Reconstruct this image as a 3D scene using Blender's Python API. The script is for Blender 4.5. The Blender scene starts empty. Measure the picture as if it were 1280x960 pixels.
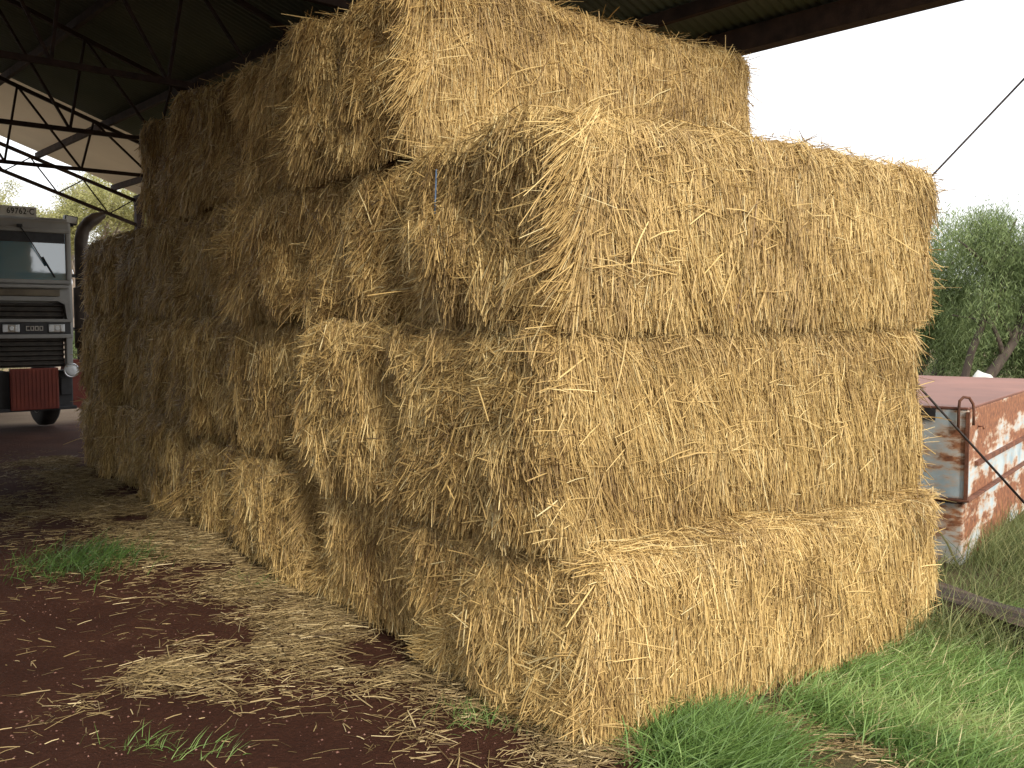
import bpy, bmesh, math, random
import numpy as np
from mathutils import Vector, Matrix, noise as mnoise

rng = np.random.default_rng(11)
random.seed(5)
S = bpy.context.scene
COL = S.collection
R = math.radians
H = 1.6                                    # eye height
F = 1200.0                                 # focal length in pixels of the 1280 wide picture

# ------------------------------------------------------------------ helpers
def link(o, parent=None):
    COL.objects.link(o)
    if parent is not None:
        o.parent = parent
    return o

def tag(o, label=None, cat=None, group=None, kind=None):
    if label: o['label'] = label
    if cat: o['category'] = cat
    if group: o['group'] = group
    if kind: o['kind'] = kind
    return o

def empty(name, loc, rz=0.0):
    o = bpy.data.objects.new(name, None)
    o.empty_display_size = 0.2
    o.location = loc
    o.rotation_euler = (0, 0, rz)
    return link(o)

def fast_mesh(name, verts, faces, mats, midx=None, tone=None, smooth=True):
    """faces: (M,4) or (M,3) int array."""
    me = bpy.data.meshes.new(name)
    verts = np.asarray(verts, dtype=np.float32).reshape(-1, 3)
    faces = np.asarray(faces, dtype=np.int32)
    k = faces.shape[1]
    me.vertices.add(len(verts)); me.vertices.foreach_set('co', verts.ravel())
    me.loops.add(faces.size); me.loops.foreach_set('vertex_index', faces.ravel())
    me.polygons.add(len(faces))
    me.polygons.foreach_set('loop_start', np.arange(len(faces), dtype=np.int32) * k)
    for m in mats: me.materials.append(m)
    if midx is not None:
        me.polygons.foreach_set('material_index', np.asarray(midx, dtype=np.int32))
    if smooth:
        me.polygons.foreach_set('use_smooth', np.ones(len(faces), dtype=bool))
    if tone is not None:
        at = me.attributes.new('tone', 'FLOAT', 'POINT')
        at.data.foreach_set('value', np.asarray(tone, dtype=np.float32))
    me.update(calc_edges=True)
    me.validate()
    return me

def obj(name, me, parent=None):
    return link(bpy.data.objects.new(name, me), parent)

class MB:
    """collects boxes, bars, tubes and prisms; build() links them as ONE mesh."""
    def __init__(s): s.bm = bmesh.new()
    def box(s, c, size, rot=None, bevel=0.0):
        r = bmesh.ops.create_cube(s.bm, size=1.0)
        vs = r['verts']
        M = Matrix.Translation(Vector(c)) @ (rot.to_4x4() if rot is not None else Matrix()) @ Matrix.Diagonal((*size, 1))
        bmesh.ops.transform(s.bm, matrix=M, verts=vs)
        if bevel:
            es = list({e for v in vs for e in v.link_edges})
            bmesh.ops.bevel(s.bm, geom=es, offset=bevel, segments=2, affect='EDGES', profile=0.6)
        return s
    def bar(s, p, q, w, h=None):
        p, q = Vector(p), Vector(q); d = q - p
        rot = d.to_track_quat('X', 'Z').to_matrix()
        return s.box((p + q) / 2, (d.length, w, h or w), rot)
    def tube(s, pts, rad, seg=10, cap=True):
        pts = [Vector(p) for p in pts]
        rads = rad if isinstance(rad, (list, tuple)) else [rad] * len(pts)
        rings = []; up = None
        for i, p in enumerate(pts):
            t = (pts[min(i + 1, len(pts) - 1)] - pts[max(i - 1, 0)]).normalized()
            if up is None:
                up = t.orthogonal().normalized()
            up = (up - t * up.dot(t)).normalized(); w = t.cross(up)
            rings.append([s.bm.verts.new(p + (up * math.cos(a) + w * math.sin(a)) * rads[i])
                          for a in (2 * math.pi * j / seg for j in range(seg))])
        for a, b in zip(rings, rings[1:]):
            for j in range(seg):
                f = s.bm.faces.new((a[j], a[(j + 1) % seg], b[(j + 1) % seg], b[j])); f.smooth = True
        if cap:
            s.bm.faces.new(rings[0][::-1]); s.bm.faces.new(rings[-1])
        return s
    def prism(s, poly, y0, y1):
        """polygon in the xz plane pushed from y0 to y1."""
        a = [s.bm.verts.new((x, y0, z)) for x, z in poly]
        b = [s.bm.verts.new((x, y1, z)) for x, z in poly]
        n = len(poly)
        s.bm.faces.new(a); s.bm.faces.new(b[::-1])
        for i in range(n):
            s.bm.faces.new((a[i], b[i], b[(i + 1) % n], a[(i + 1) % n]))
        return s
    def lathe(s, prof, origin, axis='Y', seg=28):
        """profile of (radius, along) revolved round an axis through origin."""
        o = Vector(origin); rings = []
        for r, t in prof:
            ring = []
            for j in range(seg):
                a = 2 * math.pi * j / seg; c, n = r * math.cos(a), r * math.sin(a)
                ring.append(s.bm.verts.new(o + (Vector((c, t, n)) if axis == 'Y' else Vector((t, c, n)) if axis == 'X' else Vector((c, n, t)))))
            rings.append(ring)
        for a, b in zip(rings, rings[1:]):
            for j in range(seg):
                f = s.bm.faces.new((a[j], a[(j + 1) % seg], b[(j + 1) % seg], b[j])); f.smooth = True
        s.bm.faces.new(rings[0][::-1]); s.bm.faces.new(rings[-1])
        return s
    def build(s, name, mat, parent=None, loc=None):
        bmesh.ops.recalc_face_normals(s.bm, faces=s.bm.faces)
        me = bpy.data.meshes.new(name); s.bm.to_mesh(me); s.bm.free()
        me.materials.append(mat)
        o = obj(name, me, parent)
        if loc is not None: o.location = loc
        return o

def ground_at(px, py):
    """point on the ground seen at a pixel of the 1280x960 photograph (rough)."""
    Y = F * H / (py - 403.0)
    return np.array([(px - 640.0) / F * Y, Y])

# ------------------------------------------------------------------ materials
def new_mat(name):
    m = bpy.data.materials.new(name); m.use_nodes = True
    nt = m.node_tree; b = nt.nodes['Principled BSDF']
    return m, nt, b

def N(nt, kind, **kw):
    n = nt.nodes.new(kind)
    for k, v in kw.items(): setattr(n, k, v)
    return n

def ramp(nt, stops):
    r = N(nt, 'ShaderNodeValToRGB'); e = r.color_ramp.elements
    e[0].position, e[0].color = stops[0][0], (*stops[0][1], 1)
    e[1].position, e[1].color = stops[-1][0], (*stops[-1][1], 1)
    for p, c in stops[1:-1]:
        x = e.new(p); x.color = (*c, 1)
    return r

def noise(nt, scale, detail=4, rough=0.55, coord='Object', vec=None, mapping=None):
    t = N(nt, 'ShaderNodeTexNoise'); t.inputs['Scale'].default_value = scale
    t.inputs['Detail'].default_value = detail; t.inputs['Roughness'].default_value = rough
    if vec is None:
        vec = N(nt, 'ShaderNodeTexCoord').outputs[coord]
    if mapping:
        mp = N(nt, 'ShaderNodeMapping'); mp.inputs['Scale'].default_value = mapping
        nt.links.new(vec, mp.inputs['Vector']); vec = mp.outputs['Vector']
    nt.links.new(vec, t.inputs['Vector'])
    return t

def bump(nt, b, height, strength=0.5, dist=0.02):
    n = N(nt, 'ShaderNodeBump'); n.inputs['Strength'].default_value = strength; n.inputs['Distance'].default_value = dist
    nt.links.new(height, n.inputs['Height']); nt.links.new(n.outputs['Normal'], b.inputs['Normal'])

def simple(name, stops, scale=6, rough=0.6, metallic=0.0, bmp=0.15, detail=6, mapping=None):
    m, nt, b = new_mat(name)
    t = noise(nt, scale, detail, mapping=mapping); r = ramp(nt, stops)
    nt.links.new(t.outputs['Fac'], r.inputs['Fac']); nt.links.new(r.outputs['Color'], b.inputs['Base Color'])
    b.inputs['Roughness'].default_value = rough; b.inputs['Metallic'].default_value = metallic
    if bmp:
        t2 = noise(nt, scale * 9, 3); bump(nt, b, t2.outputs['Fac'], bmp, 0.01)
    return m

def strand_mat(name, stops, rough=0.5, transl=0.25, spec=0.35, weather=False):
    m, nt, b = new_mat(name)
    a = N(nt, 'ShaderNodeAttribute', attribute_name='tone')
    r = ramp(nt, stops)
    nt.links.new(a.outputs['Fac'], r.inputs['Fac']); colr = r.outputs['Color']
    if weather:                                  # greyer, dustier patches and bale to bale differences of the straw itself
        wn = noise(nt, 2.3, 4, 0.6); wr = ramp(nt, [(0.48, (0, 0, 0)), (0.82, (0.26, 0.26, 0.26))]); nt.links.new(wn.outputs['Fac'], wr.inputs['Fac'])
        wm = N(nt, 'ShaderNodeMix', data_type='RGBA'); nt.links.new(wr.outputs['Color'], wm.inputs[0]); nt.links.new(colr, wm.inputs[6]); wm.inputs[7].default_value = (0.27, 0.20, 0.105, 1)
        oi = N(nt, 'ShaderNodeObjectInfo'); hs = N(nt, 'ShaderNodeHueSaturation')
        mr = N(nt, 'ShaderNodeMapRange'); mr.inputs[3].default_value = 0.9; mr.inputs[4].default_value = 1.08
        nt.links.new(oi.outputs['Random'], mr.inputs[0]); nt.links.new(mr.outputs[0], hs.inputs['Value']); nt.links.new(wm.outputs[2], hs.inputs['Color'])
        colr = hs.outputs['Color']
    nt.links.new(colr, b.inputs['Base Color'])
    b.inputs['Roughness'].default_value = rough
    b.inputs['Specular IOR Level'].default_value = spec
    if transl:
        tr = N(nt, 'ShaderNodeBsdfTranslucent'); mx = N(nt, 'ShaderNodeMixShader'); mx.inputs['Fac'].default_value = transl
        out = nt.nodes['Material Output']
        nt.links.new(colr, tr.inputs['Color'])
        nt.links.new(b.outputs['BSDF'], mx.inputs[1]); nt.links.new(tr.outputs['BSDF'], mx.inputs[2])
        nt.links.new(mx.outputs['Shader'], out.inputs['Surface'])
    return m

STRAW = strand_mat('straw', [(0.0, (0.175, 0.103, 0.040)), (0.3, (0.42, 0.277, 0.104)), (0.65, (0.65, 0.456, 0.178)), (0.92, (0.81, 0.63, 0.295)), (1.0, (0.66, 0.56, 0.31))], 0.45, 0.15, 0.35, weather=True)
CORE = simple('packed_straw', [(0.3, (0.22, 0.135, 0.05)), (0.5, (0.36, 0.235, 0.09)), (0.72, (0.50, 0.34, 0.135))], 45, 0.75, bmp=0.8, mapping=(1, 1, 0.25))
LITTER = strand_mat('fallen_straw', [(0.0, (0.08, 0.05, 0.024)), (0.35, (0.21, 0.145, 0.065)), (0.75, (0.42, 0.315, 0.15)), (1.0, (0.62, 0.50, 0.28))], 0.55, 0.1)
GRASS = strand_mat('green_grass', [(0.0, (0.065, 0.125, 0.028)), (0.45, (0.165, 0.28, 0.07)), (0.8, (0.32, 0.43, 0.14)), (0.93, (0.34, 0.42, 0.17)), (1.0, (0.58, 0.52, 0.27))], 0.42, 0.35, 0.4)
DRY = strand_mat('seeding_grass', [(0.0, (0.07, 0.10, 0.03)), (0.5, (0.19, 0.22, 0.08)), (0.85, (0.40, 0.36, 0.17)), (1.0, (0.55, 0.48, 0.26))], 0.5, 0.3, 0.3)
LEAF_A = strand_mat('pepper_leaf', [(0.0, (0.085, 0.12, 0.045)), (0.5, (0.19, 0.255, 0.10)), (1.0, (0.34, 0.40, 0.18))], 0.5, 0.35, 0.3)
LEAF_B = strand_mat('gum_leaf', [(0.0, (0.16, 0.17, 0.06)), (0.5, (0.31, 0.31, 0.12)), (1.0, (0.45, 0.43, 0.20))], 0.5, 0.35, 0.3)
LEAF_C = strand_mat('dark_leaf', [(0.0, (0.07, 0.10, 0.04)), (0.5, (0.15, 0.20, 0.08)), (1.0, (0.26, 0.31, 0.14))], 0.5, 0.3, 0.3)
BARK = simple('bark', [(0.3, (0.028, 0.020, 0.016)), (0.7, (0.095, 0.070, 0.052))], 7, 0.85, bmp=0.7, mapping=(1, 1, 0.25))
PALE_BARK = simple('pale_bark', [(0.3, (0.14, 0.11, 0.085)), (0.7, (0.36, 0.31, 0.26))], 5, 0.8, bmp=0.4, mapping=(1, 1, 0.3))
STEEL = simple('rusty_brown_steel', [(0.3, (0.018, 0.010, 0.007)), (0.7, (0.055, 0.030, 0.020))], 9, 0.9, 0.0, 0.2)
WIRE = simple('dark_wire', [(0.3, (0.02, 0.015, 0.013)), (0.7, (0.05, 0.035, 0.03))], 30, 0.6, 0.4, 0.1)
TWINE = simple('blue_twine', [(0.3, (0.05, 0.08, 0.14)), (0.7, (0.10, 0.15, 0.22))], 90, 0.6, 0, 0.3)
def roof_mat(name, dark, light):
    m = simple(name, [(0.3, dark), (0.7, light)], 0.9, 0.6, 0.0, 0.0, 8, mapping=(0.35, 1, 1)); return m
ROOF = roof_mat('weathered_green_roofing', (0.085, 0.11, 0.08), (0.15, 0.175, 0.13))
TAN = roof_mat('tan_roofing', (0.50, 0.40, 0.28), (0.64, 0.53, 0.39))
def let_light_through(m, col, fac):
    nt = m.node_tree; b = nt.nodes['Principled BSDF']; out = nt.nodes['Material Output']
    tr = N(nt, 'ShaderNodeBsdfTranslucent'); tr.inputs['Color'].default_value = (*col, 1)
    mx = N(nt, 'ShaderNodeMixShader'); mx.inputs['Fac'].default_value = fac
    nt.links.new(b.outputs['BSDF'], mx.inputs[1]); nt.links.new(tr.outputs['BSDF'], mx.inputs[2]); nt.links.new(mx.outputs['Shader'], out.inputs['Surface'])
let_light_through(TAN, (0.66, 0.51, 0.33), 0.10)              # aged fibreglass sheets
CAB = simple('dusty_white_paint', [(0.3, (0.22, 0.215, 0.205)), (0.7, (0.34, 0.335, 0.32))], 2.5, 0.45, 0, 0.05)
RED = simple('dull_red_paint', [(0.3, (0.13, 0.016, 0.007)), (0.7, (0.22, 0.034, 0.013))], 4, 0.55, 0, 0.08)
BLACK = simple('black_plastic', [(0.3, (0.012, 0.012, 0.014)), (0.7, (0.03, 0.03, 0.034))], 12, 0.5, 0, 0.1)
GRILLE = simple('brown_black_grille', [(0.3, (0.018, 0.014, 0.010)), (0.7, (0.055, 0.042, 0.030))], 10, 0.6, 0, 0.2)
SMOKY = simple('amber_strip', [(0.3, (0.10, 0.075, 0.045)), (0.7, (0.18, 0.14, 0.085))], 6, 0.4, 0, 0.1)
RUBBER = simple('tyre_rubber', [(0.3, (0.012, 0.011, 0.010)), (0.7, (0.04, 0.034, 0.028))], 8, 0.85, 0, 0.3)
PIPE = simple('rusty_exhaust_steel', [(0.3, (0.035, 0.026, 0.022)), (0.7, (0.11, 0.085, 0.068))], 6, 0.5, 0.5, 0.15)
CHROME = simple('worn_chrome', [(0.3, (0.45, 0.46, 0.47)), (0.7, (0.68, 0.69, 0.70))], 10, 0.28, 0.85, 0.05)
PLATE = simple('plate_white', [(0.3, (0.55, 0.55, 0.53)), (0.7, (0.72, 0.72, 0.70))], 8, 0.5, 0, 0.0)
WHITE = simple('white_sheet', [(0.35, (0.34, 0.34, 0.31)), (0.65, (0.70, 0.70, 0.67))], 3, 0.6, 0, 0.1)
TIMBER = simple('weathered_timber', [(0.3, (0.014, 0.010, 0.008)), (0.5, (0.055, 0.037, 0.026)), (0.72, (0.19, 0.135, 0.095))], 9, 0.85, 0, 0.8, mapping=(0.25, 3, 3))
m, nt, b = new_mat('windscreen_glass'); b.inputs['Base Color'].default_value = (0.07, 0.19, 0.25, 1); b.inputs['Roughness'].default_value = 0.03  # blue of the reflected sky is put into the base colour
b.inputs['Specular IOR Level'].default_value = 1.0; b.inputs['IOR'].default_value = 1.9
t = noise(nt, 3, 3); bump(nt, b, t.outputs['Fac'], 0.03, 0.02); GLASS = m
m, nt, b = new_mat('lamp_lens'); b.inputs['Base Color'].default_value = (0.75, 0.78, 0.80, 1); b.inputs['Roughness'].default_value = 0.15
t = noise(nt, 60, 2); bump(nt, b, t.outputs['Fac'], 0.3, 0.005); LENS = m

def tank_mat():
    m, nt, b = new_mat('rusted_paint')
    big = noise(nt, 1.35, 9, 0.62, mapping=(1, 1, 2.0)); streak = noise(nt, 5.5, 8, 0.7, mapping=(0.55, 0.55, 2.2))
    add = N(nt, 'ShaderNodeMath', operation='ADD'); nt.links.new(big.outputs['Fac'], add.inputs[0])
    mul = N(nt, 'ShaderNodeMath', operation='MULTIPLY'); mul.inputs[1].default_value = 0.45
    nt.links.new(streak.outputs['Fac'], mul.inputs[0]); nt.links.new(mul.outputs[0], add.inputs[1])
    fine = noise(nt, 26, 6); rustc = ramp(nt, [(0.3, (0.11, 0.042, 0.022)), (0.55, (0.27, 0.105, 0.048)), (0.75, (0.42, 0.20, 0.09))])
    nt.links.new(fine.outputs['Fac'], rustc.inputs['Fac'])
    pn = noise(nt, 4, 5); paint = ramp(nt, [(0.3, (0.25, 0.34, 0.39)), (0.55, (0.45, 0.52, 0.55)), (0.8, (0.60, 0.57, 0.50))])
    nt.links.new(pn.outputs['Fac'], paint.inputs['Fac'])
    edge = ramp(nt, [(0.685, (0, 0, 0)), (0.74, (1, 1, 1))]); nt.links.new(add.outputs[0], edge.inputs['Fac'])
    stain = ramp(nt, [(0.62, (0, 0, 0)), (0.76, (1, 1, 1))]); nt.links.new(add.outputs[0], stain.inputs['Fac'])
    m1 = N(nt, 'ShaderNodeMix', data_type='RGBA'); nt.links.new(stain.outputs['Color'], m1.inputs[0])
    nt.links.new(paint.outputs['Color'], m1.inputs[6]); m1.inputs[7].default_value = (0.58, 0.34, 0.16, 1)
    m2 = N(nt, 'ShaderNodeMix', data_type='RGBA'); nt.links.new(edge.outputs['Color'], m2.inputs[0])
    nt.links.new(m1.outputs[2], m2.inputs[6]); nt.links.new(rustc.outputs['Color'], m2.inputs[7])
    nt.links.new(m2.outputs[2], b.inputs['Base Color']); b.inputs['Roughness'].default_value = 0.65
    bump(nt, b, add.outputs[0], 0.25, 0.02)
    return m
TANK = tank_mat()
LID = simple('red_oxide_paint', [(0.3, (0.165, 0.068, 0.048)), (0.7, (0.26, 0.112, 0.08))], 1.6, 0.6, 0, 0.05)
RUST = simple('rust', [(0.3, (0.075, 0.03, 0.018)), (0.7, (0.22, 0.085, 0.045))], 14, 0.8, 0.1, 0.3)

def ground_mat():
    m, nt, b = new_mat('red_soil_and_turf')
    tc = N(nt, 'ShaderNodeTexCoord')
    n1 = noise(nt, 1.3, 8, 0.6, vec=tc.outputs['Object']); n2 = noise(nt, 55, 8, 0.7, vec=tc.outputs['Object'])
    soil = ramp(nt, [(0.25, (0.030, 0.011, 0.0065)), (0.52, (0.066, 0.024, 0.0135)), (0.75, (0.14, 0.061, 0.036))])
    mixf = N(nt, 'ShaderNodeMath', operation='ADD'); h = N(nt, 'ShaderNodeMath', operation='MULTIPLY'); h.inputs[1].default_value = 0.5
    nt.links.new(n2.outputs['Fac'], h.inputs[0]); h2 = N(nt, 'ShaderNodeMath', operation='MULTIPLY'); h2.inputs[1].default_value = 0.5
    nt.links.new(n1.outputs['Fac'], h2.inputs[0]); nt.links.new(h.outputs[0], mixf.inputs[0]); nt.links.new(h2.outputs[0], mixf.inputs[1])
    nt.links.new(mixf.outputs[0], soil.inputs['Fac'])
    turf = ramp(nt, [(0.3, (0.07, 0.055, 0.028)), (0.5, (0.115, 0.095, 0.045)), (0.8, (0.20, 0.155, 0.085))])
    nt.links.new(mixf.outputs[0], turf.inputs['Fac'])
    # turf lies outside the shed: right of a line along its open side, and beyond its far end
    sep = N(nt, 'ShaderNodeSeparateXYZ'); nt.links.new(tc.outputs['Object'], sep.inputs[0])
    def lin(a, bb, c):
        p = N(nt, 'ShaderNodeMath', operation='MULTIPLY'); p.inputs[1].default_value = a; nt.links.new(sep.outputs['X'], p.inputs[0])
        q = N(nt, 'ShaderNodeMath', operation='MULTIPLY_ADD'); q.inputs[1].default_value = bb; nt.links.new(sep.outputs['Y'], q.inputs[0]); nt.links.new(p.outputs[0], q.inputs[2])
        r = N(nt, 'ShaderNodeMath', operation='ADD'); r.inputs[1].default_value = c; nt.links.new(q.outputs[0], r.inputs[0]); return r
    side = lin(0.755, 0.45, -2.05); far = lin(-0.656, 0.755, -22.0)
    mx = N(nt, 'ShaderNodeMath', operation='MAXIMUM'); nt.links.new(side.outputs[0], mx.inputs[0]); nt.links.new(far.outputs[0], mx.inputs[1])
    wob = N(nt, 'ShaderNodeMath', operation='MULTIPLY_ADD'); wob.inputs[1].default_value = 1.2; nt.links.new(n1.outputs['Fac'], wob.inputs[0]); nt.links.new(mx.outputs[0], wob.inputs[2])
    ed = ramp(nt, [(0.45, (0, 0, 0)), (0.95, (1, 1, 1))]); nt.links.new(wob.outputs[0], ed.inputs['Fac'])
    mix = N(nt, 'ShaderNodeMix', data_type='RGBA'); nt.links.new(ed.outputs['Color'], mix.inputs[0])
    nt.links.new(soil.outputs['Color'], mix.inputs[6]); nt.links.new(turf.outputs['Color'], mix.inputs[7])
    fd = ramp(nt, [(0.0, (0, 0, 0)), (1.0, (1, 1, 1))]); fo = N(nt, 'ShaderNodeMath', operation='ADD'); fo.inputs[1].default_value = 6.0
    nt.links.new(far.outputs[0], fo.inputs[0]); nt.links.new(fo.outputs[0], fd.inputs['Fac'])
    bounce_dust = ramp(nt, [(0.3, (0.20, 0.13, 0.085)), (0.7, (0.36, 0.27, 0.18))]); nt.links.new(mixf.outputs[0], bounce_dust.inputs['Fac'])  # pale dry ground past the far end, lightened to bounce light under the roof
    mix2 = N(nt, 'ShaderNodeMix', data_type='RGBA'); nt.links.new(fd.outputs['Color'], mix2.inputs[0])
    nt.links.new(mix.outputs[2], mix2.inputs[6]); nt.links.new(bounce_dust.outputs['Color'], mix2.inputs[7])
    nt.links.new(mix2.outputs[2], b.inputs['Base Color']); b.inputs['Roughness'].default_value = 0.9
    b.inputs['Specular IOR Level'].default_value = 0.15
    bump(nt, b, mixf.outputs[0], 1.0, 0.06)
    return m
GROUND = ground_mat()

# ------------------------------------------------------------------ strands (straw, grass, leaves)
def norm(v): return v / np.maximum(np.linalg.norm(v, axis=1, keepdims=True), 1e-9)

def strips(root, d, L, W, nrm, bend, taper=(0.85, 1.0, 0.7), ridge=0.35):
    """V-section ribbons. returns verts (n*9,3), quads (n*4,4)"""
    n = len(root)
    tw = rng.uniform(-1.2, 1.2, n)[:, None]
    side = norm(np.cross(d, nrm)); up = norm(np.cross(side, d))
    side, up = side * np.cos(tw) + up * np.sin(tw), up * np.cos(tw) - side * np.sin(tw)
    V = np.empty((n, 3, 3, 3), dtype=np.float32)
    for k, t in enumerate((0.0, 0.5, 1.0)):
        p = root + d * (L * t)[:, None] + bend * (t * t)
        w = (W * taper[k])[:, None] * 0.5
        V[:, k, 0] = p - side * w; V[:, k, 1] = p + up * w * ridge * 2; V[:, k, 2] = p + side * w
    q = []
    for k in range(2):
        for j in range(2):
            q.append((k * 3 + j, k * 3 + j + 1, (k + 1) * 3 + j + 1, (k + 1) * 3 + j))
    q = np.array(q, dtype=np.int32)
    Fq = (np.arange(n, dtype=np.int32)[:, None, None] * 9 + q[None]).reshape(-1, 4)
    return V.reshape(-1, 3), Fq

class Waves:
    """smooth random field: a sum of sines in random directions."""
    def __init__(s, freqs, r):
        k = len(freqs)
        v = r.normal(size=(k, 3)); v /= np.linalg.norm(v, axis=1, keepdims=True)
        s.k = v * np.array(freqs)[:, None] * 2 * math.pi; s.p = r.uniform(0, 6.28, k)
        s.a = 1 / np.sqrt(np.array(freqs)); s.a /= math.sqrt((s.a ** 2).sum())
    def __call__(s, p): return (np.sin(p @ s.k.T + s.p) * s.a).sum(axis=1)

# ------------------------------------------------------------------ straw bales
TH = R(36)
dvec = np.array([-math.sin(TH), math.cos(TH)]); rvec = np.array([math.cos(TH), math.sin(TH)])
P0 = np.array([0.221, 3.54])
BL, BW = 2.4, 1.20

def make_bale(seed, hgt, dens, grooves=False, overhang=1.0, lead=True, ledge=False):
    """local axes: x along the length, -y the long front side, -x the end seen on the left."""
    r = np.random.default_rng(seed)
    half = np.array([BL / 2, BW / 2, hgt / 2])
    lump = Waves([0.9, 1.2, 1.6, 2.1, 2.8, 3.6, 4.8, 6.5], r); fine = Waves([6, 8, 10, 13], r); ang = Waves([0.9, 1.3, 1.8, 2.4, 3.2, 4.4], r)
    tl = r.normal(0, 0.035, 2); ph = r.uniform(0, 6.28, 3)
    rad = 0.11
    def surf(q):
        inner = np.clip(q, -half + rad, half - rad)
        n = norm(q - inner)
        p = inner + n * rad
        u = q / half
        puff = 0.045 * (1 - np.minimum(1, np.sort(np.abs(u), axis=1)[:, 1]) ** 2)
        dsp = puff + 0.020 * lump(p) + 0.007 * fine(p)
        endw = np.clip(-n[:, 0], 0, 1)
        dsp = dsp + endw * (0.021 * lump(p[:, [1, 2, 0]] * 1.3) + tl[0] * p[:, 1] + tl[1] * p[:, 2] + 0.012 * np.sin(p[:, 1] * 11 + ph[0] + 0.9 * np.sin(p[:, 2] * 5 + ph[1])))
        if grooves:
            for g in (-0.02, 0.22, 0.36):
                dsp = dsp - endw * 0.035 * np.exp(-((p[:, 1] - g - 0.02 * np.sin(p[:, 2] * 9)) / 0.022) ** 2)
        p = p + n * dsp[:, None]
        p[:, 2] = np.maximum(p[:, 2], -hgt / 2 - 0.01)
        return p, n
    VV, FF, MI, TT = [], [], [], []
    off = 0
    # packed core: six welded-looking grids of the same surface
    for ax, sg, nu, nv in ((1, -1, 60, 22), (1, 1, 30, 12), (0, -1, 34, 22), (0, 1, 24, 16), (2, 1, 50, 26), (2, -1, 8, 4)):
        a, b_ = [i for i in range(3) if i != ax]
        gu, gv = np.meshgrid(np.linspace(-1, 1, nu), np.linspace(-1, 1, nv), indexing='ij')
        q = np.zeros((nu * nv, 3)); q[:, ax] = sg * half[ax]; q[:, a] = gu.ravel() * half[a]; q[:, b_] = gv.ravel() * half[b_]
        p, n = surf(q)
        i = np.arange(nu * nv).reshape(nu, nv)
        f = np.stack([i[:-1, :-1], i[1:, :-1], i[1:, 1:], i[:-1, 1:]], -1).reshape(-1, 4)
        if (sg > 0) != (ax != 1): f = f[:, ::-1]
        VV.append(p); FF.append(f + off); MI.append(np.zeros(len(f))); TT.append(np.full(len(p), 0.4)); off += len(p)
    down = np.array([0, 0, -1.0])
    # (axis, sign, straws, sideways axis pointing to picture left, kind)
    for (ax, sg, cnt, hv, kind) in ((1, -1, dens[0], (-1, 0, 0), 'front'), (0, -1, dens[1], (0, 1, 0), 'end'), (2, 1, dens[2], (-1, 0, 0), 'top'),
                                     (0, 1, dens[3], (0, -1, 0), 'end'), (1, 1, dens[4], (1, 0, 0), 'front')):
        if cnt <= 0: continue
        hv = np.array(hv, dtype=float); ha = int(np.argmax(np.abs(hv)))
        q = np.zeros((cnt, 3)); q[:, ax] = sg * half[ax]
        for o_ in range(3):
            if o_ != ax: q[:, o_] = r.uniform(-1, 1, cnt) * half[o_]
        if ax == 1 and (sg > 0 or not lead): q[:, 0] = -half[0] + r.uniform(0, 0.4, cnt)      # only this strip of a side can show
        if ax == 2 and ledge: q[:, 1] = -half[1] + r.uniform(0, 0.22, cnt)          # only a narrow ledge of this top shows
        p, n = surf(q)
        he = half[ha] - q @ hv                                  # distance to the picture-left edge
        ze = q[:, 2] + half[2]; zt = half[2] - q[:, 2]
        chaos = r.uniform(size=cnt)
        if kind == 'front':
            flare = np.exp(-he / 0.13) * np.clip(0.35 + 1.1 * ang(p * 0.9), 0, 1.5)
            phi = 0.17 * ang(p) + r.normal(0, 0.145, cnt) + 0.6 * flare - 0.04
            wild = (chaos < 0.13 + 0.40 * np.exp(-zt / 0.07) + 0.25 * np.exp(-ze / 0.06))
            outw = np.abs(r.normal(0.04, 0.07, cnt)) + 0.10 * flare + 0.05 * np.maximum(0, ang(p * 1.7))
        elif kind == 'end':
            flare = np.exp(-he / 0.16) * np.clip(0.3 + 1.2 * ang(p[:, [2, 0, 1]]), 0, 1.6)
            flare = flare * (1.0 if sg < 0 else 0.25)
            phi = 0.34 + 0.62 * ang(p * 1.25) + r.normal(0, 0.29, cnt) + 0.5 * flare
            wild = (chaos < 0.24 + 0.3 * np.exp(-zt / 0.08))
            outw = np.abs(r.normal(0.11, 0.12, cnt)) + 0.30 * flare + 0.05 * np.maximum(0, lump(p[:, [1, 2, 0]] * 1.3))
        else:
            phi = r.uniform(-3.14, 3.14, cnt); wild = chaos < 0; flare = 0 * he; outw = np.abs(r.normal(0.12, 0.12, cnt))
        phi = np.where(wild, r.uniform(-2.2, 2.2, cnt), phi)
        if kind == 'top':
            d = np.cos(phi)[:, None] * np.array([1.0, 0, 0]) + np.sin(phi)[:, None] * np.array([0, 1.0, 0]) + n * outw[:, None]
        else:
            d = np.cos(phi)[:, None] * down + np.sin(phi)[:, None] * hv + n * outw[:, None]
        d = norm(d)
        d = norm(d - n * np.minimum(0, (d * n).sum(1) - 0.02)[:, None])       # never dive inside
        L = r.uniform(0.03, 0.16 if kind == 'front' else 0.13, cnt) * np.where(r.uniform(size=cnt) < 0.10, 1.6, 1.0)
        L = L * (1 + 0.9 * flare)
        L = np.where(ze < 0.12, np.minimum(L, 0.035 + ze * 1.15 + 0.05 * overhang), L)
        chaff = r.uniform(size=cnt) < 0.22                              # broken bits and chaff stuck in the face
        L = np.where(chaff, r.uniform(0.008, 0.03, cnt), L)
        if kind != 'top':
            ph2 = r.uniform(-3.1, 3.1, cnt); d2 = norm(np.cos(ph2)[:, None] * down + np.sin(ph2)[:, None] * hv + n * 0.12)
            d = np.where(chaff[:, None], d2, d)
        W = r.uniform(0.0026, 0.0058, cnt) * (1.0 if kind == 'end' else 0.78)
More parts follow.
